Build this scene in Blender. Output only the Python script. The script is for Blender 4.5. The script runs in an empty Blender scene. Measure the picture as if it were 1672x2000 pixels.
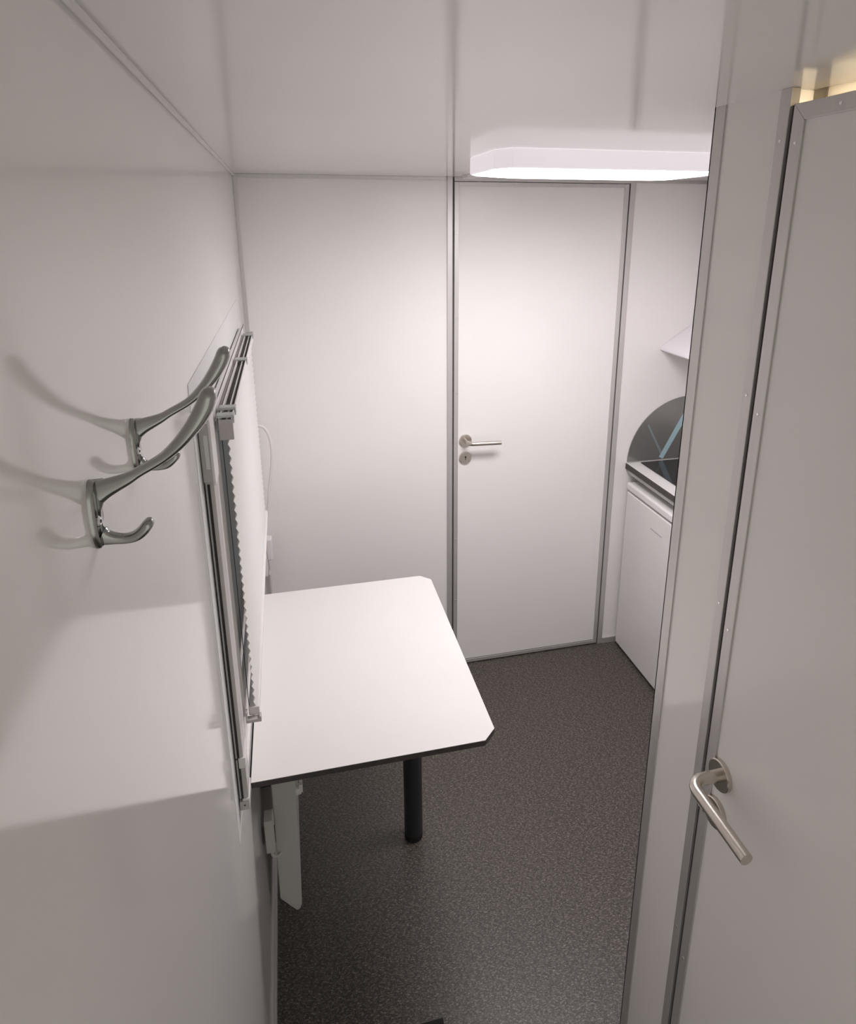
import bpy, bmesh, math, random
from mathutils import Vector, Matrix
random.seed(4)
S = bpy.context.scene
COL = S.collection

# ---------------------------------------------------------------- camera
yaw, pitch, roll = 0.2371, -0.2878, 0.0001
cd = bpy.data.cameras.new('camera'); cam = bpy.data.objects.new('camera', cd); COL.objects.link(cam)
cy, sy, cp, sp = math.cos(yaw), math.sin(yaw), math.cos(pitch), math.sin(pitch)
F = Vector((sy*cp, cy*cp, sp)); Rt = Vector((cy, -sy, 0)); U = Rt.cross(F)
m = Matrix((Rt, U, -F)).transposed().to_4x4(); m.translation = Vector((0.1432, 0, 1.8908))
cam.matrix_world = m
cd.sensor_fit = 'HORIZONTAL'; cd.sensor_width = 36
cd.lens = 1302.47/1672*36
cd.shift_x = (836-874.29)/1672; cd.shift_y = (821.75-1000)/1672
cd.clip_start = 0.01
S.camera = cam

# ---------------------------------------------------------------- world, exposure, light levels
w = bpy.data.worlds.new('world'); S.world = w; w.use_nodes = True
w.node_tree.nodes['Background'].inputs[0].default_value = (0.97, 0.96, 0.86, 1)
w.node_tree.nodes['Background'].inputs[1].default_value = 0.45   # ambient fill added to brighten the near surfaces, entering behind the camera
S.view_settings.view_transform = 'Standard'
S.view_settings.look = 'None'
S.view_settings.gamma = 1
S.view_settings.exposure = 0.80
LAMP = 18.0
WETROOM = 6.0

D = 2.4685; H = 2.0506; XR = 0.7657; XK = 2.115

# ---------------------------------------------------------------- materials
def mat(name, col, rough=0.5, metal=0.0, spec=0.5, emit=None, estr=0, trans=0, ior=1.5):
    m = bpy.data.materials.new(name); m.use_nodes = True
    b = m.node_tree.nodes['Principled BSDF']
    b.inputs['Base Color'].default_value = (*col, 1)
    b.inputs['Roughness'].default_value = rough
    b.inputs['Metallic'].default_value = metal
    b.inputs['Specular IOR Level'].default_value = spec
    b.inputs['IOR'].default_value = ior
    b.inputs['Transmission Weight'].default_value = trans
    if emit:
        b.inputs['Emission Color'].default_value = (*emit, 1)
        b.inputs['Emission Strength'].default_value = estr
    return m
def nd(m, t): return m.node_tree.nodes.new(t)
def lk(m, a, b): m.node_tree.links.new(a, b)
def vary(m, scale, amt, stretch=(1,1,1), rough_amt=0.0, bump=0.0):
    """procedural tone variation on the base colour, roughness and a little bump"""
    b = m.node_tree.nodes['Principled BSDF']
    tc = nd(m,'ShaderNodeTexCoord'); mp = nd(m,'ShaderNodeMapping'); n = nd(m,'ShaderNodeTexNoise')
    mp.inputs['Scale'].default_value = stretch; n.inputs['Scale'].default_value = scale; n.inputs['Detail'].default_value = 3
    lk(m, tc.outputs['Object'], mp.inputs['Vector']); lk(m, mp.outputs[0], n.inputs['Vector'])
    c = b.inputs['Base Color'].default_value[:]
    r = nd(m,'ShaderNodeValToRGB')
    r.color_ramp.elements[0].position = 0.3; r.color_ramp.elements[1].position = 0.7
    r.color_ramp.elements[0].color = (c[0]*(1-amt), c[1]*(1-amt), c[2]*(1-amt), 1)
    r.color_ramp.elements[1].color = (min(1,c[0]*(1+amt)), min(1,c[1]*(1+amt)), min(1,c[2]*(1+amt)), 1)
    lk(m, n.outputs['Fac'], r.inputs['Fac']); lk(m, r.outputs[0], b.inputs['Base Color'])
    if rough_amt:
        q = nd(m,'ShaderNodeMapRange'); q0 = b.inputs['Roughness'].default_value
        q.inputs['To Min'].default_value = q0-rough_amt; q.inputs['To Max'].default_value = q0+rough_amt
        lk(m, n.outputs['Fac'], q.inputs['Value']); lk(m, q.outputs[0], b.inputs['Roughness'])
    if bump:
        bp = nd(m,'ShaderNodeBump'); bp.inputs['Strength'].default_value = bump; bp.inputs['Distance'].default_value = 0.001
        lk(m, n.outputs['Fac'], bp.inputs['Height']); lk(m, bp.outputs[0], b.inputs['Normal'])
    return m
M = {}
M['wall'] = vary(mat('white_wall_laminate', (0.915,0.885,0.868), 0.095), 3, 0.012)
M['ceil'] = vary(mat('white_ceiling_laminate', (0.92,0.89,0.873), 0.105), 3, 0.012)
M['wall_f'] = vary(mat('white_far_wall_laminate', (0.90,0.872,0.858), 0.26), 3, 0.012)
M['door'] = vary(mat('white_door_laminate', (0.90,0.872,0.858), 0.24), 3, 0.012)
M['table'] = vary(mat('white_table_laminate', (0.76,0.735,0.715), 0.38), 5, 0.01)
M['edge'] = vary(mat('dark_brown_edge_band', (0.055,0.045,0.045), 0.5), 60, 0.15)
M['alu'] = vary(mat('brushed_aluminium_profile', (0.64,0.62,0.605), 0.42, 0.6), 90, 0.03, (1,1,0.03), 0.03)
M['alu_white'] = vary(mat('pale_profile', (0.66,0.64,0.63), 0.35, 0.2), 60, 0.02)
M['gap'] = vary(mat('dark_rubber_gap', (0.075,0.064,0.06), 0.7), 60, 0.2)
M['steel'] = vary(mat('brushed_stainless_steel', (0.62,0.58,0.53), 0.27, 1.0), 120, 0.02)
M['chrome'] = vary(mat('dull_chrome', (0.40,0.40,0.39), 0.20, 1.0), 80, 0.03)
M['screw'] = vary(mat('polished_screw', (0.85,0.85,0.85), 0.15, 1.0), 200, 0.03)
M['plastic'] = vary(mat('white_plastic', (0.80,0.77,0.76), 0.35), 20, 0.01)
M['grey_plastic'] = vary(mat('grey_plastic', (0.55,0.52,0.51), 0.45), 40, 0.03)
M['flange'] = vary(mat('pale_grey_flange', (0.76,0.755,0.74), 0.5), 10, 0.01)
M['belt'] = vary(mat('dark_woven_belt', (0.035,0.03,0.03), 0.8), 400, 0.3)
M['clear'] = vary(mat('clear_plastic_clip', (0.72,0.75,0.73), 0.15, trans=0.55, ior=1.4), 40, 0.02)
M['fabric'] = vary(mat('off_white_pleated_fabric', (0.92,0.90,0.88), 0.8), 300, 0.03)
M['lit_housing'] = vary(mat('glowing_opal_lamp_housing', (0.90,0.86,0.90), 0.35, emit=(1.0,0.95,1.0), estr=0.22), 20, 0.01)
M['housing'] = vary(mat('white_hood_plastic', (0.88,0.84,0.88), 0.35), 20, 0.01)
M['radiator'] = vary(mat('white_painted_metal', (0.60,0.59,0.56), 0.4), 20, 0.02)
M['black'] = vary(mat('black_painted_steel', (0.022,0.024,0.028), 0.4), 60, 0.1)
M['mat'] = vary(mat('black_rubber_mat', (0.012,0.011,0.011), 0.9), 500, 0.4, bump=0.4)
M['cream'] = vary(mat('cream_wall', (0.80,0.74,0.60), 0.4), 4, 0.02)
M['taupe'] = vary(mat('taupe_trim', (0.42,0.38,0.32), 0.5), 20, 0.05)
M['hob'] = vary(mat('black_ceramic_glass', (0.03,0.028,0.03), 0.06), 60, 0.05)
M['counter'] = vary(mat('white_worktop', (0.80,0.78,0.77), 0.3), 30, 0.01)
M['splash'] = vary(mat('grey_metallic_splashback', (0.26,0.255,0.245), 0.22, 0.55), 200, 0.04)
M['blue'] = vary(mat('pale_blue_print', (0.42,0.60,0.66), 0.25, 0.1), 30, 0.04)
M['bluefaint'] = vary(mat('faint_blue_print', (0.29,0.35,0.36), 0.25, 0.4), 30, 0.04)
M['badge'] = mat('grey_badge', (0.45,0.43,0.43), 0.4)
M['fridge'] = vary(mat('white_appliance_enamel', (0.84,0.815,0.80), 0.28), 10, 0.01)
M['glass'] = mat('window_glass', (0.75,0.90,0.92), 0.03, trans=0.85, ior=1.5)
M['diff'] = mat('lit_lamp_diffuser', (0.9,0.9,0.9), 0.5, emit=(1.0,0.965,0.985), estr=LAMP)
M['warm'] = mat('added_warm_glow', (0.9,0.8,0.6), 0.5, emit=(1.0,0.93,0.82), estr=WETROOM)  # emission for the two added emitters by the right-hand door
# prismatic diffuser: strongest straight out of its face, weaker towards grazing directions
m = M['diff']; b = m.node_tree.nodes['Principled BSDF']
ge = nd(m,'ShaderNodeNewGeometry'); dp = nd(m,'ShaderNodeVectorMath'); dp.operation = 'DOT_PRODUCT'
lk(m, ge.outputs['Normal'], dp.inputs[0]); lk(m, ge.outputs['Incoming'], dp.inputs[1])
ab = nd(m,'ShaderNodeMath'); ab.operation = 'ABSOLUTE'; lk(m, dp.outputs['Value'], ab.inputs[0])
pw = nd(m,'ShaderNodeMath'); pw.operation = 'POWER'; pw.inputs[1].default_value = 0.42; lk(m, ab.outputs[0], pw.inputs[0])
ml = nd(m,'ShaderNodeMath'); ml.operation = 'MULTIPLY_ADD'; ml.inputs[1].default_value = LAMP; ml.inputs[2].default_value = 1.1
lk(m, pw.outputs[0], ml.inputs[0]); lk(m, ml.outputs[0], b.inputs['Emission Strength'])
# thin see-through materials: pleated fabric lets light through, the window pane mirrors and passes light
m = M['fabric']; b = m.node_tree.nodes['Principled BSDF']; o_ = m.node_tree.nodes['Material Output']
tr = nd(m,'ShaderNodeBsdfTranslucent'); tr.inputs['Color'].default_value = (0.97,0.95,0.93,1)
mx = nd(m,'ShaderNodeMixShader'); mx.inputs[0].default_value = 0.40
lk(m, b.outputs[0], mx.inputs[1]); lk(m, tr.outputs[0], mx.inputs[2]); lk(m, mx.outputs[0], o_.inputs['Surface'])
m = M['glass']; o_ = m.node_tree.nodes['Material Output']
tp = nd(m,'ShaderNodeBsdfTransparent'); tp.inputs['Color'].default_value = (0.86,0.96,0.97,1)
gl = nd(m,'ShaderNodeBsdfGlossy'); gl.inputs['Roughness'].default_value = 0.04
fn = nd(m,'ShaderNodeFresnel'); fn.inputs['IOR'].default_value = 1.28
mx = nd(m,'ShaderNodeMixShader'); lk(m, fn.outputs[0], mx.inputs[0]); lk(m, tp.outputs[0], mx.inputs[1]); lk(m, gl.outputs[0], mx.inputs[2])
lk(m, mx.outputs[0], o_.inputs['Surface'])
m = mat('cream_translucent_board', (0.90,0.86,0.78), 0.4); M['board'] = vary(m, 6, 0.02); b = m.node_tree.nodes['Principled BSDF']; o_ = m.node_tree.nodes['Material Output']
tr = nd(m,'ShaderNodeBsdfTranslucent'); tr.inputs['Color'].default_value = (0.95,0.90,0.80,1)
mx = nd(m,'ShaderNodeMixShader'); mx.inputs[0].default_value = 0.6
lk(m, b.outputs[0], mx.inputs[1]); lk(m, tr.outputs[0], mx.inputs[2]); lk(m, mx.outputs[0], o_.inputs['Surface'])
# speckled dark vinyl floor
m = mat('speckled_vinyl_floor', (0.05,0.045,0.04), 0.42); M['floor'] = m
b = m.node_tree.nodes['Principled BSDF']
tc = nd(m,'ShaderNodeTexCoord')
def fleck(scale, stretch, rot, lo, hi):
    mp = nd(m,'ShaderNodeMapping'); mp.inputs['Scale'].default_value = stretch; mp.inputs['Rotation'].default_value = (0,0,rot)
    v = nd(m,'ShaderNodeTexNoise'); v.inputs['Scale'].default_value = scale; v.inputs['Detail'].default_value = 2; v.inputs['Roughness'].default_value=0.7
    lk(m, tc.outputs['Object'], mp.inputs['Vector']); lk(m, mp.outputs[0], v.inputs['Vector'])
    r = nd(m,'ShaderNodeMapRange'); r.inputs['From Min'].default_value = lo; r.inputs['From Max'].default_value = hi
    lk(m, v.outputs['Fac'], r.inputs['Value']); return r.outputs[0]
f1 = fleck(120, (1,2.4,1), 0.9, 0.52, 0.70); f2 = fleck(130, (2.4,1,1), -0.3, 0.55, 0.72); f3 = fleck(80, (1,1,1), 0, 0.48, 0.62)
def mixc(fac, a, bcol):
    x = nd(m,'ShaderNodeMix'); x.data_type = 'RGBA'
    lk(m, fac, x.inputs[0])
    if isinstance(a, tuple): x.inputs[6].default_value = (*a,1)
    else: lk(m, a, x.inputs[6])
    x.inputs[7].default_value = (*bcol,1); return x.outputs[2]
c = mixc(f3, (0.044,0.036,0.030), (0.080,0.067,0.057)); c = mixc(f1, c, (0.27,0.235,0.20)); c = mixc(f2, c, (0.19,0.16,0.14))
lk(m, c, b.inputs['Base Color'])
bp = nd(m,'ShaderNodeBump'); bp.inputs['Strength'].default_value = 0.25; bp.inputs['Distance'].default_value = 0.0006
lk(m, f3, bp.inputs['Height']); lk(m, bp.outputs[0], b.inputs['Normal'])

# ---------------------------------------------------------------- helpers
def box(bm, x0,x1,y0,y1,z0,z1):
    vs = [bm.verts.new((x,y,z)) for x in (x0,x1) for y in (y0,y1) for z in (z0,z1)]
    for f in ((0,1,3,2),(4,6,7,5),(0,4,5,1),(2,3,7,6),(0,2,6,4),(1,5,7,3)):
        bm.faces.new([vs[i] for i in f])
def prism(bm, pts, axis, a, b_):
    """extrude a 2-D outline along an axis between a and b_"""
    def P(p, t):
        if axis == 'x': return (t, p[0], p[1])
        if axis == 'y': return (p[0], t, p[1])
        return (p[0], p[1], t)
    A = [bm.verts.new(P(p,a)) for p in pts]; B = [bm.verts.new(P(p,b_)) for p in pts]
    n = len(pts)
    bm.faces.new(A[::-1]); bm.faces.new(B)
    for i in range(n): bm.faces.new((A[i],A[(i+1)%n],B[(i+1)%n],B[i]))
def ring(c, u, v, ru, rv, n, e=1.0):
    o = []
    for i in range(n):
        a = 2*math.pi*i/n; ca, sa = math.cos(a), math.sin(a)
        o.append(c + u*(ru*math.copysign(abs(ca)**e, ca)) + v*(rv*math.copysign(abs(sa)**e, sa)))
    return o
def loft(bm, rings, cap=True):
    R = [[bm.verts.new(p) for p in r] for r in rings]; n = len(R[0])
    for a, b_ in zip(R, R[1:]):
        for i in range(n): bm.faces.new((a[i],a[(i+1)%n],b_[(i+1)%n],b_[i]))
    if cap: bm.faces.new(R[0][::-1]); bm.faces.new(R[-1])
def cyl(bm, c, axis, r, h, n=32, r2=None):
    c = Vector(c); ax = Vector(axis).normalized()
    u = ax.orthogonal().normalized(); v = ax.cross(u)
    r2 = r if r2 is None else r2
    loft(bm, [ring(c,u,v,r,r,n), ring(c+ax*h,u,v,r2,r2,n)])
def disc(bm, c, axis, r, h, n=40, bev=0.0015):
    c = Vector(c); ax = Vector(axis).normalized(); u = ax.orthogonal().normalized(); v = ax.cross(u)
    loft(bm, [ring(c,u,v,r,r,n), ring(c+ax*(h-bev),u,v,r,r,n), ring(c+ax*h,u,v,r-bev,r-bev,n)])
def catmull(P, k=8):
    P = [Vector(p) for p in P]; Q = [2*P[0]-P[1]] + P + [2*P[-1]-P[-2]]; out = []
    for i in range(1, len(Q)-2):
        for j in range(k):
            t = j/k; a,b_,c,d = Q[i-1:i+3]
            out.append(0.5*((2*b_)+(c-a)*t+(2*a-5*b_+4*c-d)*t*t+(3*b_-a-3*c+d)*t**3))
    out.append(P[-1]); return out
def tube(bm, pts, r, n=16, k=8, smooth=True):
    P = catmull(pts,k) if smooth else [Vector(p) for p in pts]
    rings = []; u = None
    for i,p in enumerate(P):
        t = (P[min(i+1,len(P)-1)]-P[max(i-1,0)]).normalized()
        u = t.orthogonal().normalized() if u is None else (u - t*u.dot(t)).normalized()
        rings.append(ring(p,u,t.cross(u),r,r,n))
    loft(bm, rings)
def obj(name, build, m, parent=None, bevel=0, smooth=False, seg=2, loc=None):
    bm = bmesh.new(); build(bm)
    bmesh.ops.recalc_face_normals(bm, faces=bm.faces)
    if loc is not None: bmesh.ops.translate(bm, verts=bm.verts, vec=-Vector(loc))
    me = bpy.data.meshes.new(name); bm.to_mesh(me); bm.free()
    o = bpy.data.objects.new(name, me); COL.objects.link(o)
    for x in (m if isinstance(m, list) else [m]): me.materials.append(M[x])
    if loc is not None: o.location = loc
    if parent: o.parent = parent
    if smooth:
        for p in me.polygons: p.use_smooth = True
        try: me.set_sharp_from_angle(angle=math.radians(40))
        except Exception: pass
    if bevel:
        b = o.modifiers.new('bevel','BEVEL'); b.width = bevel; b.segments = seg; b.limit_method = 'ANGLE'
    return o
def struct(name, build, m, **k):
    o = obj(name, build, m, **k)
    if not k.get('parent'): o['kind'] = 'structure'
    return o
def tag(o, label, cat, group=None):
    o['label'] = label; o['category'] = cat
    if group: o['group'] = group
    return o
def thing(name, label, cat, loc, group=None):
    o = bpy.data.objects.new(name, None); o.empty_display_size = 0.05; COL.objects.link(o)
    o.location = loc; bpy.context.view_layer.update()
    return tag(o, label, cat, group)
def part(name, build, m, parent, **k):
    """a part modelled in world coordinates, stored relative to its parent"""
    base = Vector(parent.location)
    bm = bmesh.new(); build(bm); bmesh.ops.recalc_face_normals(bm, faces=bm.faces)
    p = parent
    while p.parent: p = p.parent; base += Vector(p.location)
    bmesh.ops.translate(bm, verts=bm.verts, vec=-base)
    me = bpy.data.meshes.new(name); bm.to_mesh(me); bm.free()
    o = bpy.data.objects.new(name, me); COL.objects.link(o); me.materials.append(M[m]); o.parent = parent
    if k.get('smooth'):
        for q in me.polygons: q.use_smooth = True
        try: me.set_sharp_from_angle(angle=math.radians(40))
        except Exception: pass
    if k.get('bevel'):
        b = o.modifiers.new('bevel','BEVEL'); b.width = k['bevel']; b.segments = 2; b.limit_method = 'ANGLE'
    if k.get('label'): o['label'] = k['label']
    return o
def B(*a): return lambda bm: box(bm, *a)
def boxes(*L): return lambda bm: [box(bm, *a) for a in L]

# ---------------------------------------------------------------- room shell
YB = -0.95                         # entrance end of the cabin, behind the camera
struct('floor', B(-0.05, XK+0.05, YB, D+0.05, -0.05, 0), 'floor')
struct('ceiling', B(-0.05, XK+0.05, YB, D+0.05, H, H+0.05), 'ceil')
# left wall with the window opening
WY0, WY1, WZ0, WZ1 = 1.13, 2.03, 1.00, 1.56
def wl(bm):
    box(bm, -0.06, 0, YB, WY0, 0, H); box(bm, -0.06, 0, WY1, D+0.05, 0, H)
    box(bm, -0.06, 0, WY0, WY1, 0, WZ0); box(bm, -0.06, 0, WY0, WY1, WZ1, H)
struct('wall_left', wl, 'wall')
struct('wall_far', boxes((0, 0.765, D, D+0.05, 0, H), (1.458, XK, D, D+0.05, 0, H), (0.765, 1.458, D+0.036, D+0.05, 0, H)), 'wall_f')
struct('wall_right', B(XK, XK+0.05, 0.92, D+0.05, 0, H), 'wall')
struct('wall_partition', boxes((XR, 0.775, 0.791, 0.925, 0, H), (0.775, XK+0.05, 0.83, 0.925, 0, H), (0.775, 0.777, 0.787, 0.83, 0, H)), 'wall')
# wet room behind the right-hand door
struct('wall_wet_room', boxes((XR+0.035, XK+0.05, YB, YB+0.05, 0, H), (XK, XK+0.05, YB+0.05, 0.785, 0, H), (0.852, XK, 0.785, 0.791, 0, H)), 'cream')
struct('trim_12', B(0.806, 0.809, -0.07, 0.7615, 1.90, H-0.0005), 'board')
struct('wall_entrance_side', B(XR, XR+0.035, YB, -0.075, 0, H), 'wall')
struct('trim_13', B(0.777, 0.8045, 0.7835, 0.786, 1.90, H-0.0005), 'board')
struct('trim_1', B(0.8045, 0.850, 0.762, 0.7845, 0.0, H), 'taupe')
# far wall profiles
PR = 0.004
def prof_far(bm):
    box(bm, 0, 0.014, D-PR, D, 0, H)                       # corner
    box(bm, 0.014, 0.735, D-PR, D, H-0.012, H)             # along the ceiling
    box(bm, 1.482, XK, D-PR, D, H-0.012, H)
struct('trim_2', prof_far, 'alu', bevel=0.0008)
struct('trim_3', B(0.7375, 0.7575, D-0.006, D, 0, H), 'alu', bevel=0.001)
struct('trim_4', B(1.4605, 1.4825, D-0.006, D, 0, H), 'alu', bevel=0.001)
struct('trim_5', B(0.7575, 0.7640, D-0.0015, D, 0, H), 'gap')
struct('trim_6', B(1.4560, 1.4605, D-0.0015, D, 0, H), 'gap')
struct('baseboard_far', boxes((0, 0.7375, D-0.008, D, 0, 0.028), (1.4825, 1.56, D-0.008, D, 0, 0.028)), 'alu', bevel=0.001)
struct('baseboard_left', B(0, 0.007, YB, D-0.008, 0, 0.04), 'alu', bevel=0.001)
# bright sealant bead between left wall and ceiling
def bead(bm): tube(bm, [(0.003, YB, H-0.003), (0.003, D-0.004, H-0.003)], 0.0045, 8, 1, False)
struct('trim_7', bead, 'plastic')
struct('trim_8', B(0.775, 0.822, D-0.14, D-0.075, H-0.010, H), 'plastic', bevel=0.001)   # cable cover on the ceiling above the door
# partition edge profile, door frame profile, door rebate
struct('trim_9', boxes((XR-0.0025, XR, 0.9025, 0.9275, 0, H), (XR-0.0025, XR+0.03, 0.925, 0.9275, 0, H)), 'alu')
def frame_r(bm): box(bm, XR-0.003, XR+0.0105, 0.7725, 0.791, 0, H)
fr = struct('trim_10', frame_r, 'alu', bevel=0.0008)
struct('trim_11', B(XR+0.002, XR+0.035, 0.7645, 0.7725, 0, 2.03), 'gap')
def screws(y, zs, x=XR-0.003):
    def f(bm):
        for z in zs: disc(bm, (x+0.0002, y, z), (-1,0,0), 0.0022, 0.0009, 12, 0.0004)
    return f
struct('screw_row', screws(0.782, [1.99,1.66,1.33,1.0,0.66,0.33]), 'screw', parent=fr)

# ---------------------------------------------------------------- far door (door_1)
def lever(bm, base, n, d, L, off=0.052, r=0.0095, lift=0.0):
    """bent round lever: leaves the rose along n, turns through a rounded elbow and runs along d"""
    p = Vector(base); n = Vector(n); d = Vector(d); z = Vector((0,0,1))
    pts = [p]; rb = 0.022
    pts.append(p+n*(off-rb))
    for k in range(1,8):
        a = math.pi/2*k/8
        pts.append(p+n*(off-rb+rb*math.sin(a))+d*(rb*(1-math.cos(a))))
    pts.append(p+n*off+d*rb); pts.append(p+n*off+d*(L-0.001)+z*lift)
    tube(bm, pts, r, 20, 1, False)
dr = struct('door_1', B(0.7645, 1.4555, D-0.001, D+0.034, 0.024, H-0.018), 'door')
def dp1(bm):
    y0, y1 = D-0.005, D-0.001
    box(bm, 0.7645, 0.7815, y0, y1, 0.006, H-0.016); box(bm, 1.4385, 1.4555, y0, y1, 0.006, H-0.016)
    box(bm, 0.7815, 1.4385, y0, y1, 0.006, 0.022); box(bm, 0.7815, 1.4385, y0, y1, H-0.030, H-0.016)
struct('edge_profile', dp1, 'alu', parent=dr, bevel=0.0008)
struct('top_rail', B(0.764, 1.4605, D-0.007, D, H-0.014, H), 'alu_white', parent=dr, bevel=0.001)
def ds1(bm):
    for z in (1.85,1.55,1.25,0.95,0.62,0.33): disc(bm, (0.773, D-0.005, z), (0,-1,0), 0.002, 0.0008, 10, 0.0003)
struct('screw_row', ds1, 'screw', parent=dr)
struct('rose', lambda bm: disc(bm, (0.8125, D-0.001, 1.052), (0,-1,0), 0.0255, 0.008), 'steel', parent=dr, smooth=True)
struct('door_handle', lambda bm: lever(bm, (0.8125, D-0.009, 1.052), (0,-1,0), (1,0,0), 0.135, 0.046, 0.0085, -0.003), 'steel', parent=dr, smooth=True)
lr = struct('lock_rose', lambda bm: disc(bm, (0.8125, D-0.001, 0.979), (0,-1,0), 0.0255, 0.008), 'steel', parent=dr, smooth=True)
def key1(bm):
    cyl(bm, (0.8125, D-0.0089, 0.983), (0,-1,0), 0.004, 0.0004, 16); box(bm, 0.8110, 0.8140, D-0.0093, D-0.0089, 0.970, 0.983)
struct('keyhole', key1, 'gap', parent=lr)

# ---------------------------------------------------------------- right-hand door (door_2)
YD0 = -0.07
d2 = struct('door_2', B(XR, XR+0.036, YD0, 0.7640, 0.010, 2.028), 'door')
def dp2(bm):
    x0, x1 = XR-0.003, XR; t = 0.0195
    def q(pts):
        prism(bm, pts, 'x', x0, x1)
    zt, zb = 2.030, 0.008
    q([(0.7640,zb),(0.7640,zt),(0.7640-t,zt-t),(0.7640-t,zb+t)])
    q([(YD0,zb),(YD0+t,zb+t),(YD0+t,zt-t),(YD0,zt)])
    q([(0.7636,zt),(YD0,zt),(YD0+t,zt-t),(0.7640-t-0.0004,zt-t)])
    q([(YD0,zb),(0.7640,zb),(0.7640-t,zb+t),(YD0+t,zb+t)])
struct('edge_profile', dp2, 'alu', parent=d2, bevel=0.0006)
def ds2(bm):
    for z in (1.985,1.64,1.30,0.955,0.62,0.30): disc(bm, (XR-0.0029, 0.754, z), (-1,0,0), 0.0022, 0.0009, 12, 0.0004)
    for y in (0.69,0.40,0.10): disc(bm, (XR-0.0029, y, 2.020), (-1,0,0), 0.0022, 0.0009, 12, 0.0004)
struct('screw_row', ds2, 'screw', parent=d2)
HY, HZ = 0.727, 1.054
struct('rose', lambda bm: disc(bm, (XR, HY, HZ), (-1,0,0), 0.0255, 0.0075), 'steel', parent=d2, smooth=True)
struct('door_handle', lambda bm: lever(bm, (XR-0.007, HY, HZ), (-1,0,0), (0,-1,0), 0.137, 0.050, 0.0095, -0.002), 'steel', parent=d2, smooth=True)
l2 = struct('lock_rose', lambda bm: disc(bm, (XR, HY, 0.980), (-1,0,0), 0.0255, 0.0075), 'steel', parent=d2, smooth=True)
def key2(bm):
    cyl(bm, (XR-0.0074, HY, 0.984), (-1,0,0), 0.004, 0.0004, 16); box(bm, XR-0.0078, XR-0.0074, HY-0.0015, HY+0.0015, 0.971, 0.984)
struct('keyhole', key2, 'gap', parent=l2)
def wire(bm):
    c = Vector((XR-0.006, 0.757, 0.968)); P = []
    for i in range(25):
        a = 2*math.pi*i/24; P.append(c + Vector((0.004*math.sin(a), 0.011*math.cos(a), 0.004*math.sin(a+0.6))))
    tube(bm, P, 0.0009, 8, 1, False)
    tube(bm, [(XR-0.006,0.746,0.970),(XR-0.009,0.742,0.975),(XR-0.007,0.735,0.972)], 0.0009, 8, 4)
struct('wire_loop', wire, 'steel', parent=d2, smooth=True)

# ---------------------------------------------------------------- window in the left wall (window_1)
wn = struct('window_1', boxes((0,0.0009,0.987,WY0,0.824,1.670), (0,0.0009,WY1,2.14,0.824,1.670), (0,0.0009,WY0,WY1,0.824,WZ0), (0,0.0009,WY0,WY1,WZ1,1.670)), 'flange')
def fr1(bm):
    x0, x1 = 0.003, 0.015
    box(bm, x0, x1, 1.075, WY0+0.012, 0.93, 1.59); box(bm, x0, x1, WY1-0.012, 2.09, 0.93, 1.59)
    box(bm, x0, x1, WY0+0.012, WY1-0.012, 0.93, WZ0+0.012); box(bm, x0, x1, WY0+0.012, WY1-0.012, WZ1-0.012, 1.59)
struct('window_frame', fr1, 'plastic', parent=wn, bevel=0.002)
def sash(bm):
    x0, x1 = 0.0045, 0.0175
    a0,a1,b0,b1 = WY0-0.012, WY1+0.012, WZ0-0.012, WZ1+0.012; t = 0.022
    box(bm, x0, x1, a0, a0+t, b0, b1); box(bm, x0, x1, a1-t, a1, b0, b1)
    box(bm, x0, x1, a0+t, a1-t, b0, b0+t); box(bm, x0, x1, a0+t, a1-t, b1-t, b1)
struct('sash', sash, 'plastic', parent=wn, bevel=0.003)
struct('pane', B(0.0085, 0.0115, WY0+0.008, WY1-0.008, WZ0+0.008, WZ1-0.008), 'glass', parent=wn)
m = mat('blue_grey_shutter_slats', (0.50,0.86,0.95), 0.4); M['shutter'] = vary(m, 30, 0.05)
def slats(bm):
    z = WZ0
    while z < WZ1-0.001:
        z1 = min(z+0.036, WZ1)
        prism(bm, [(-0.004,z),(0.004,z+0.003),(0.004,z1-0.004),(-0.004,z1-0.001),(-0.010,z1-0.001),(-0.010,z)], 'y', WY0+0.001, WY1-0.001)
        z = z1
struct('shutter_slats', slats, 'shutter', parent=wn)
struct('top_gap', B(0.015, 0.0162, 1.10, 2.12, 1.5955, 1.5975), 'gap', parent=wn)
# belt guide, belt and winder on the near side of the window
BY0, BY1 = 1.030, 1.075
struct('belt_rail', B(0.003, 0.0165, BY0, BY1, 0.975, 1.592), 'grey_plastic', parent=wn, bevel=0.001)
struct('belt_slot', B(0.0062, 0.0102, BY0-0.0008, BY0, 0.885, 1.500), 'belt', parent=wn)
def guide(bm): box(bm, 0.002, 0.0185, BY0-0.006, BY1, 1.505, 1.600)
g = struct('belt_guide', guide, 'grey_plastic', parent=wn, bevel=0.0015)
struct('guide_cap', boxes((0.0165,0.0205,BY0-0.008,BY1,1.500,1.606),(0.002,0.0165,BY0-0.008,BY1,1.600,1.606)), 'plastic', parent=g, bevel=0.001)
struct('guide_recess', boxes((0.0085,0.0145,BY0-0.0066,BY0-0.006,1.527,1.582)), 'flange', parent=g, bevel=0.0002)
wd = struct('belt_winder', B(0.003, 0.0185, BY0, 1.075, 0.885, 0.972), 'grey_plastic', parent=wn, bevel=0.001)
struct('winder_cap', boxes((0.008,0.0200,BY0-0.003,1.077,0.955,0.977),(0.008,0.0200,BY0-0.003,1.077,0.882,0.887)), 'plastic', parent=wd, bevel=0.001)
wf = struct('winder_foot', B(0.002, 0.0195, BY0-0.003, 1.075, 0.862, 0.8815), 'grey_plastic', parent=wd, bevel=0.001)
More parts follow.
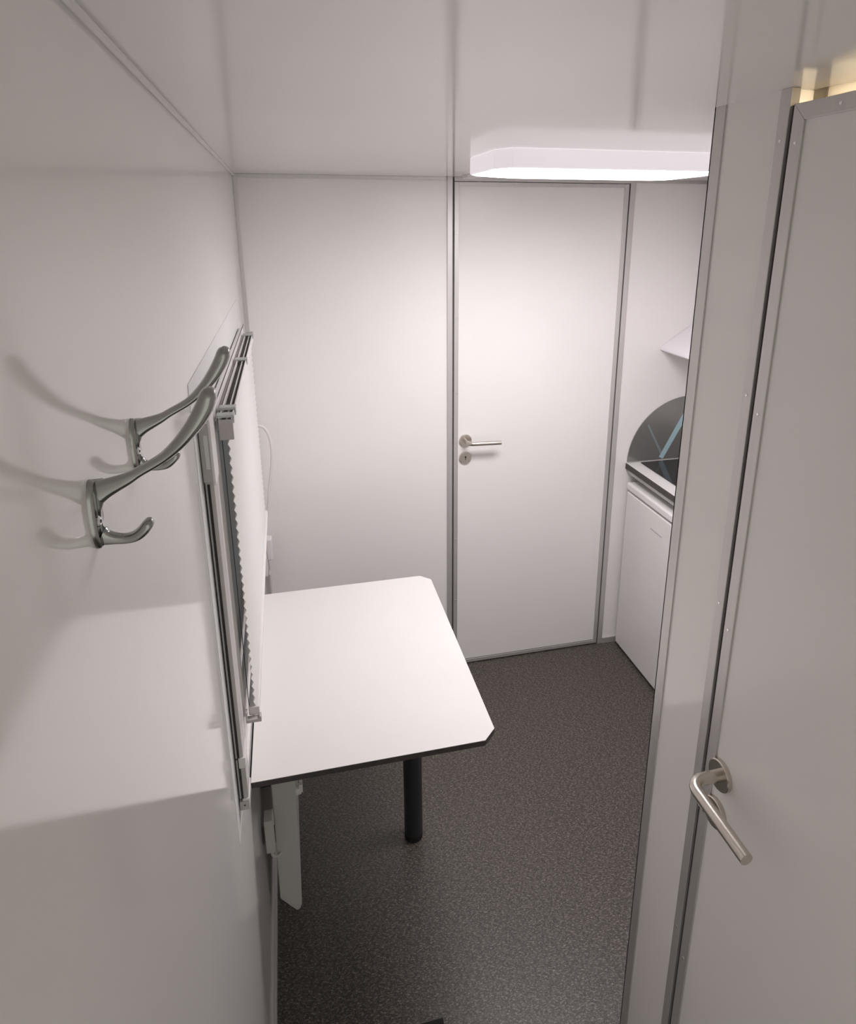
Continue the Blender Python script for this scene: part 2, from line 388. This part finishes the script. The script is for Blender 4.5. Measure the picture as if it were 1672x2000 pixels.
struct('screw', lambda bm: disc(bm, (0.011, BY0-0.003, 0.873), (0,-1,0), 0.0018, 0.0006, 12, 0.0003), 'gap', parent=wd)

# ---------------------------------------------------------------- pleated blind clipped on the sash
pb = thing('pleated_blind', 'white pleated blind with open head rail and clear clips hanging at the window', 'blind', (0.035, 1.58, 0.985))
BA, BE = 1.115, 2.045            # near and far end
def chan(z0, z1, xa, xb, t=0.0022):
    def f(bm):
        box(bm, xa, xa+t, BA, BE, z0, z1); box(bm, xb-t, xb, BA, BE, z0, z1)
        box(bm, xa+t, xb-t, BA, BE, z0, z0+0.003)
        box(bm, (xa+xb)/2+0.001, (xa+xb)/2+0.0025, BA, BE, z0+0.003, z1-0.001)
    return f
hr = part('head_rail', chan(1.562, 1.582, 0.0235, 0.0455), 'plastic', pb)
part('rail_groove', boxes((0.0259,0.0343,BA+0.002,BE-0.002,1.5652,1.5735),(0.0373,0.0431,BA+0.002,BE-0.002,1.5652,1.5735)), 'gap', hr)
part('end_cap', B(0.0230, 0.0460, BA-0.004, BA-0.0002, 1.545, 1.580), 'grey_plastic', hr, bevel=0.001)
part('end_cap', B(0.0230, 0.0460, BE+0.0002, BE+0.004, 1.560, 1.584), 'grey_plastic', hr, bevel=0.001)
for y in (BA+0.012, BA+0.062, 1.62, 1.99):
    part('clip', boxes((0.0195,0.0480,y-0.011,y+0.011,1.5822,1.5862),(0.0195,0.0215,y-0.011,y+0.011,1.560,1.5822),(0.0465,0.0480,y-0.011,y+0.011,1.572,1.5822)), 'clear', pb, bevel=0.0008)
def pleats(bm):
    n = 32; z0, z1 = 1.012, 1.561; P = []
    for i in range(n*2+1):
        z = z0+(z1-z0)*i/(2*n); P.append((0.0345 if i%2 else 0.0385, z))
    rows = [[bm.verts.new((x,y,z)) for y in (BA+0.004, BE-0.004)] for x,z in P]
    back = [[bm.verts.new((x-0.0008,y,z)) for y in (BA+0.004, BE-0.004)] for x,z in P]
    for a,b_ in zip(rows, rows[1:]): bm.faces.new((a[0],a[1],b_[1],b_[0]))
    for a,b_ in zip(back, back[1:]): bm.faces.new((a[1],a[0],b_[0],b_[1]))
    for k in (0,1):
        for i in range(len(rows)-1): bm.faces.new((rows[i][k],rows[i+1][k],back[i+1][k],back[i][k]))
    for r,q in ((rows[0],back[0]),(rows[-1],back[-1])): bm.faces.new((r[0],r[1],q[1],q[0]))
part('pleated_fabric', pleats, 'fabric', pb)
br = part('bottom_rail', B(0.0245, 0.0445, BA, BE, 0.993, 1.011), 'plastic', pb, bevel=0.002)
def hookclip(bm):
    box(bm, 0.0195, 0.0475, BA-0.012, BA+0.001, 0.986, 0.993); box(bm, 0.0195, 0.0225, BA-0.012, BA+0.001, 0.993, 1.010); box(bm, 0.0435,0.0475,BA-0.012,BA+0.001,0.993,0.998)
part('end_clip', hookclip, 'grey_plastic', pb, bevel=0.001)
def cord(bm): tube(bm, [(0.0255, BA+0.008, 0.994), (0.0255, BA+0.008, 1.561)], 0.0007, 6, 1, False)
part('tension_cord', cord, 'belt', pb)

# ---------------------------------------------------------------- wall table
T0, T1, TX, TC, TZ = 1.218, 1.993, 0.5597, 0.032, 0.74
tb = thing('wall_table', 'white rectangular table with dark edge and clipped corners fixed to the left wall', 'table', (0.28, 1.6, 0))
out = [(0.0035,T0),(TX-TC,T0),(TX,T0+TC),(TX,T1-TC),(TX-TC,T1),(0.0035,T1)]
part('tabletop', lambda bm: prism(bm, [(x,y) for x,y in out], 'z', TZ-0.0012, TZ), 'table', tb)
part('edge_band', lambda bm: prism(bm, [(x,y) for x,y in out], 'z', TZ-0.0155, TZ-0.00125), 'edge', tb)
lg = part('leg', lambda bm: cyl(bm, (0.432,1.66,0.02), (0,0,1), 0.0290, TZ-0.0157-0.02, 32), 'black', tb, smooth=True)
part('foot', lambda bm: cyl(bm, (0.432,1.66,0.0), (0,0,1), 0.0285, 0.0198, 32, 0.0300), 'mat', lg, smooth=True)
part('mounting_plate', lambda bm: cyl(bm, (0.432,1.66,TZ-0.0205), (0,0,1), 0.05, 0.0048, 32), 'black', lg, smooth=True)
part('wall_rail', B(0.0005, 0.022, T0+0.03, T1-0.03, TZ-0.040, TZ-0.016), 'black', tb)

# ---------------------------------------------------------------- convector heater under the table
HT = thing('wall_heater', 'slim white convector heater on the left wall under the table', 'heater', (0.05, 1.7, 0.12))
def heater(bm):
    y0, y1 = 1.40, 1.90
    prism(bm, [(0.026,0.176),(0.066,0.122),(0.075,0.126),(0.080,0.140),(0.088,0.56),(0.080,0.585),(0.030,0.60)], 'y', y0, y1)
part('body', heater, 'radiator', HT, bevel=0.003)
def grille(bm):
    for i in range(12): box(bm, 0.036, 0.072, 1.47+i*0.032, 1.485+i*0.032, 0.596, 0.6025)
part('grille', grille, 'grey_plastic', HT)
def knob(bm):
    cyl(bm, (0.0865,1.425,0.498), (1,0,0), 0.015, 0.014, 20, 0.012)
    for a in (0.5, 2.6): box(bm, 0.0955, 0.1045, 1.425+0.008*math.cos(a)-0.002, 1.425+0.008*math.cos(a)+0.002, 0.498-0.004, 0.498+0.020)
part('thermostat_knob', knob, 'plastic', HT, bevel=0.001)
for y in (1.44, 1.86):
    for z in (0.355, 0.535): part('wall_bracket', B(0.0005, 0.026, y-0.012, y+0.012, z-0.015, z+0.015), 'black', HT)
pl = tag(obj('power_plug', lambda bm: (box(bm, 0.0075, 0.028, 1.355, 1.392, 0.385, 0.485), tube(bm, [(0.018,1.37,0.386),(0.020,1.375,0.355),(0.030,1.388,0.335),(0.040,1.402,0.33)], 0.0035, 8, 6)), 'radiator', bevel=0.003), 'grey power connection box with a short cable beside the heater under the table', 'power socket')

# ---------------------------------------------------------------- coat hooks
def hook_body(bm):
    # upright oval plate on the wall, two arms; origin at plate centre on the wall
    X, Y, Z = Vector((1,0,0)), Vector((0,1,0)), Vector((0,0,1))
    c = Vector((0,-0.003,0))
    loft(bm, [ring(c+X*0.0, Y, Z, 0.0115, 0.0265, 36), ring(c+X*0.0022, Y, Z, 0.0113, 0.0263, 36), ring(c+X*0.0040, Y, Z, 0.0098, 0.0245, 36),
              ring(c+X*0.0026, Y, Z, 0.0080, 0.0215, 36)])
    def arm(st):
        """st: (x, z, half thickness in the arm's plane, half width across)"""
        C4 = catmull([(a[0],0,a[1]) for a in st], 6); W = catmull([(a[2],a[3],0) for a in st], 6); N = len(C4); R = []
        for i,p in enumerate(C4):
            t = (C4[min(i+1,N-1)]-C4[max(i-1,0)]).normalized(); nrm = t.cross(Y).normalized()
            R.append(ring(p, nrm, Y, max(W[i].x,0.0006), max(W[i].y,0.0008), 28, 0.75))
        loft(bm, R)
    arm([(0.004,0.0155,0.0088,0.0052),(0.011,0.0185,0.0068,0.0050),(0.025,0.0240,0.0044,0.0048),(0.034,0.0290,0.0036,0.0048),(0.0505,0.0380,0.0036,0.0056),
         (0.0635,0.0490,0.0047,0.0076),(0.0745,0.0620,0.0058,0.0094),(0.0825,0.0745,0.0064,0.0102),(0.0855,0.0815,0.0062,0.0098),(0.0868,0.0855,0.0048,0.0078),(0.0872,0.0878,0.0018,0.0032)])
    arm([(0.0025,-0.0180,0.0070,0.0050),(0.006,-0.0200,0.0055,0.0047),(0.012,-0.0215,0.0040,0.0044),(0.0185,-0.0222,0.0036,0.0044),(0.025,-0.0210,0.0038,0.0050),
         (0.0305,-0.0172,0.0040,0.0058),(0.0345,-0.0125,0.0040,0.0060),(0.0362,-0.0098,0.0030,0.0046),(0.0370,-0.0082,0.0010,0.0020)])
    prism(bm, [(0,0.0240),(0.008,0.0243),(0.011,0.0125),(0.0066,0.0065),(0.0046,0.0015),(0.0040,-0.0045),(0.0046,-0.0100),(0.0070,-0.0145),(0.005,-0.0250),(0,-0.0240)], 'y', -0.0005, 0.0048)
def hook(y, z, label):
    o = obj('coat_hook', hook_body, 'chrome', smooth=True); o.location = (0, y, z)
    tag(o, label, 'hook', 'chrome coat hooks on the left wall')
    return o
h1 = hook(0.4875, 1.6915, 'chrome double coat hook on the left wall, nearest the viewer, lower in the photo')
def scr(bm):
    disc(bm, (0.0022,-0.0066,-0.004), (1,0,0), 0.0040, 0.0032, 20, 0.0012)
sc_ = obj('screw', scr, 'screw', parent=h1, smooth=True)
so = obj('screw_socket', lambda bm: cyl(bm, (0.0054,-0.0066,-0.004), (1,0,0), 0.0014, 0.0003, 6), 'gap', parent=sc_)
h2 = h1.copy(); COL.objects.link(h2); h2.location = (0, 0.632, 1.6955)
h2['label'] = 'chrome double coat hook on the left wall, the farther one beside the window'
s2 = sc_.copy(); COL.objects.link(s2); s2.parent = h2
s3 = so.copy(); COL.objects.link(s3); s3.parent = s2

# ---------------------------------------------------------------- ceiling lamp
LX0, LX1, LY0, LY1 = 0.622, 1.225, 1.490, 1.790
lp = thing('ceiling_lamp', 'long lit white lamp with rounded diffuser on the ceiling before the far door', 'lamp', (0.92, 1.59, H))
def octo(x0,x1,y0,y1,cx,cy_): return [(x0,y0+cy_),(x0+cx,y0),(x1-cx,y0),(x1,y0+cy_),(x1,y1-cy_),(x1-cx,y1),(x0+cx,y1),(x0,y1-cy_)]
part('housing', lambda bm: prism(bm, octo(LX0,LX1,LY0,LY1,0.03,0.05), 'z', H-0.042, H-0.0005), 'lit_housing', lp, bevel=0.003)
def diffuser(bm):
    lv = [(0.005,H-0.0421),(0.020,H-0.0438),(0.050,H-0.0475),(0.080,H-0.0505),(0.110,H-0.0525),(0.135,H-0.0532)]
    R = []
    for ins,z in lv:
        R.append([Vector((x,y,z)) for x,y in octo(LX0+ins,LX1-ins,LY0+ins,LY1-ins,0.03,0.05*(1-ins/0.2))])
    loft(bm, R)
part('diffuser', diffuser, 'diff', lp, smooth=True)

# ---------------------------------------------------------------- kitchenette
XF = 1.5355
ct = thing('kitchen_worktop', 'white kitchen worktop with black front edge running to the far wall', 'worktop', (1.82, 1.7, 0.86))
part('top', B(XF+0.002, XK-0.001, 0.93, D-0.001, 0.884, 0.893), 'counter', ct)
part('front_edge', B(XF, XF+0.0018, 0.93, D-0.001, 0.868, 0.893), 'gap', ct)
part('underside', B(XF+0.012, XK-0.001, 0.93, D-0.001, 0.846, 0.8835), 'alu_white', ct)
hb = tag(obj('hob', B(XF+0.062, XK-0.07, 1.90, D-0.018, 0.8932, 0.8975), 'hob', bevel=0.001), 'black glass hob set into the white worktop', 'hob')
sb = thing('splashback', 'grey semicircular splashback with crossing blue lines on the far wall', 'splashback', (1.82, D, 0.895))
SR = 0.280
def arc(bm):
    P = [(1.820+SR*math.cos(math.pi*i/48), 0.8985+SR*math.sin(math.pi*i/48)) for i in range(49)]
    prism(bm, P, 'y', D-0.006, D-0.001)
part('panel', arc, 'splash', sb)
def stripe(x0,z0,x1,z1,w0,w1,y):
    d = Vector((x1-x0, z1-z0)).normalized(); n = Vector((-d.y,d.x))
    P = [(x0+n.x*w0,z0+n.y*w0),(x0-n.x*w0,z0-n.y*w0),(x1-n.x*w1,z1-n.y*w1),(x1+n.x*w1,z1+n.y*w1)]
    return lambda bm: prism(bm, P, 'y', y, y+0.0008)
part('printed_stripe', stripe(1.700,0.905,1.835,1.165,0.011,0.013,D-0.0072), 'blue', sb, label='pale blue printed line')
part('printed_stripe', stripe(1.712,0.905,1.625,1.060,0.006,0.004,D-0.0068), 'bluefaint', sb, label='faint blue printed line')
# refrigerator
fg = thing('refrigerator', 'white under-counter refrigerator standing below the worktop by the far wall', 'refrigerator', (1.8, 2.2, 0))
FY0, FY1 = 1.955, 2.448
part('body', B(XF+0.055, XK-0.02, FY0+0.004, FY1-0.004, 0.015, 0.775), 'fridge', fg, bevel=0.004)
fd = part('door', B(XF+0.006, XF+0.050, FY0, FY1, 0.012, 0.770), 'fridge', fg, bevel=0.006)
part('badge', B(XF+0.0050, XF+0.0060, 2.150, 2.235, 0.688, 0.6915), 'badge', fd)
part('lid', B(XF+0.002, XK-0.02, FY0, FY1, 0.778, 0.812), 'fridge', fg, bevel=0.007)
part('plinth', B(XF+0.03, XF+0.05, FY0+0.01, FY1-0.01, 0.0005, 0.0125), 'gap', fg)
# base cabinet
bc = thing('base_cabinet', 'white base cabinet under the worktop mostly hidden by the partition', 'cabinet', (1.8, 1.45, 0))
part('carcass', B(XF+0.028, XK-0.002, 0.935, 1.945, 0.10, 0.844), 'fridge', bc)
for y in (0.94, 1.445):
    q = part('door', B(XF+0.008, XF+0.026, y, y+0.498, 0.10, 0.838), 'fridge', bc, bevel=0.001)
    part('handle', lambda bm: tube(bm, [(XF+0.008,y+0.4,0.77),(XF-0.016,y+0.4,0.77),(XF-0.016,y+0.28,0.77),(XF+0.008,y+0.28,0.77)],0.004,10,1,False), 'steel', q)
part('plinth', B(XF+0.06, XF+0.075, 0.935, 1.945, 0, 0.098), 'grey_plastic', bc)
# upper cabinet and hood
uc = thing('wall_cabinet', 'tall white wall cabinet above the cooker hood reaching the ceiling', 'cabinet', (1.95, 1.7, 1.5))
part('carcass', B(1.820, XK-0.001, 1.50, D-0.0045, 1.505, H-0.002), 'fridge', uc)
for y in (1.502, 1.987): part('door', B(1.802, 1.8195, y, min(y+0.482,D-0.006), 1.502, H-0.014), 'fridge', uc, bevel=0.001)
hd = thing('cooker_hood', 'white sloping cooker hood below the wall cabinet over the hob', 'cooker hood', (1.9, 2.2, 1.38))
part('canopy', lambda bm: prism(bm, [(1.812,1.500),(1.655,1.400),(1.652,1.385),(1.668,1.376),(XK-0.001,1.376),(XK-0.001,1.500)], 'y', 1.90, D-0.001), 'housing', hd, bevel=0.003)
part('filter', B(1.70, XK-0.05, 1.93, D-0.03, 1.3705, 1.3758), 'alu', hd)

# ---------------------------------------------------------------- cable and socket by the far left corner
cb = tag(obj('white_cable', lambda bm: tube(bm, [(0.0005,2.405,1.185),(0.018,2.405,1.188),(0.040,2.405,1.178),(0.056,2.405,1.14),(0.060,2.405,1.08),(0.052,2.405,1.01),(0.040,2.405,0.94),(0.030,2.405,0.86),(0.022,2.405,0.795)], 0.0055, 10, 8), 'plastic', smooth=True),
   'white cable looping out of the left wall near the far corner above the table', 'cable')
sk = thing('wall_socket', 'small white wall socket with a plug behind the table near the far corner', 'socket', (0.0, 2.405, 0.6))
part('plate', B(0.0005, 0.012, 2.365, 2.445, 0.60, 0.68), 'plastic', sk, bevel=0.002)
part('plug', B(0.0122, 0.034, 2.385, 2.425, 0.655, 0.745), 'plastic', sk, bevel=0.006)
part('grey_cover', B(0.0122, 0.020, 2.385, 2.425, 0.52, 0.598), 'grey_plastic', sk, bevel=0.002)

# ---------------------------------------------------------------- doormat
tag(obj('doormat', B(0.03, 0.405, 0.52, 1.133, 0.0003, 0.008), 'mat', bevel=0.002), 'black doormat on the floor, its edge showing at the bottom of the photo', 'doormat')
# ---------------------------------------------------------------- unseen warm emitters added for the glow over the right-hand door
tag(obj('added_glow_tube', lambda bm: tube(bm, [(0.835,0.02,H-0.05),(0.835,0.755,H-0.05)], 0.011, 12, 1, False), 'warm', smooth=True), 'added warm glow tube, unseen behind the board over the right-hand door', 'lamp')
tag(obj('added_jamb_glow', lambda bm: cyl(bm, (0.795,0.812,H-0.05), (0,0,1), 0.0045, 0.045, 16), 'warm', smooth=True), 'added small warm emitter hidden in the top of the right-hand door frame', 'lamp')  # added emitter that backlights the jamb board
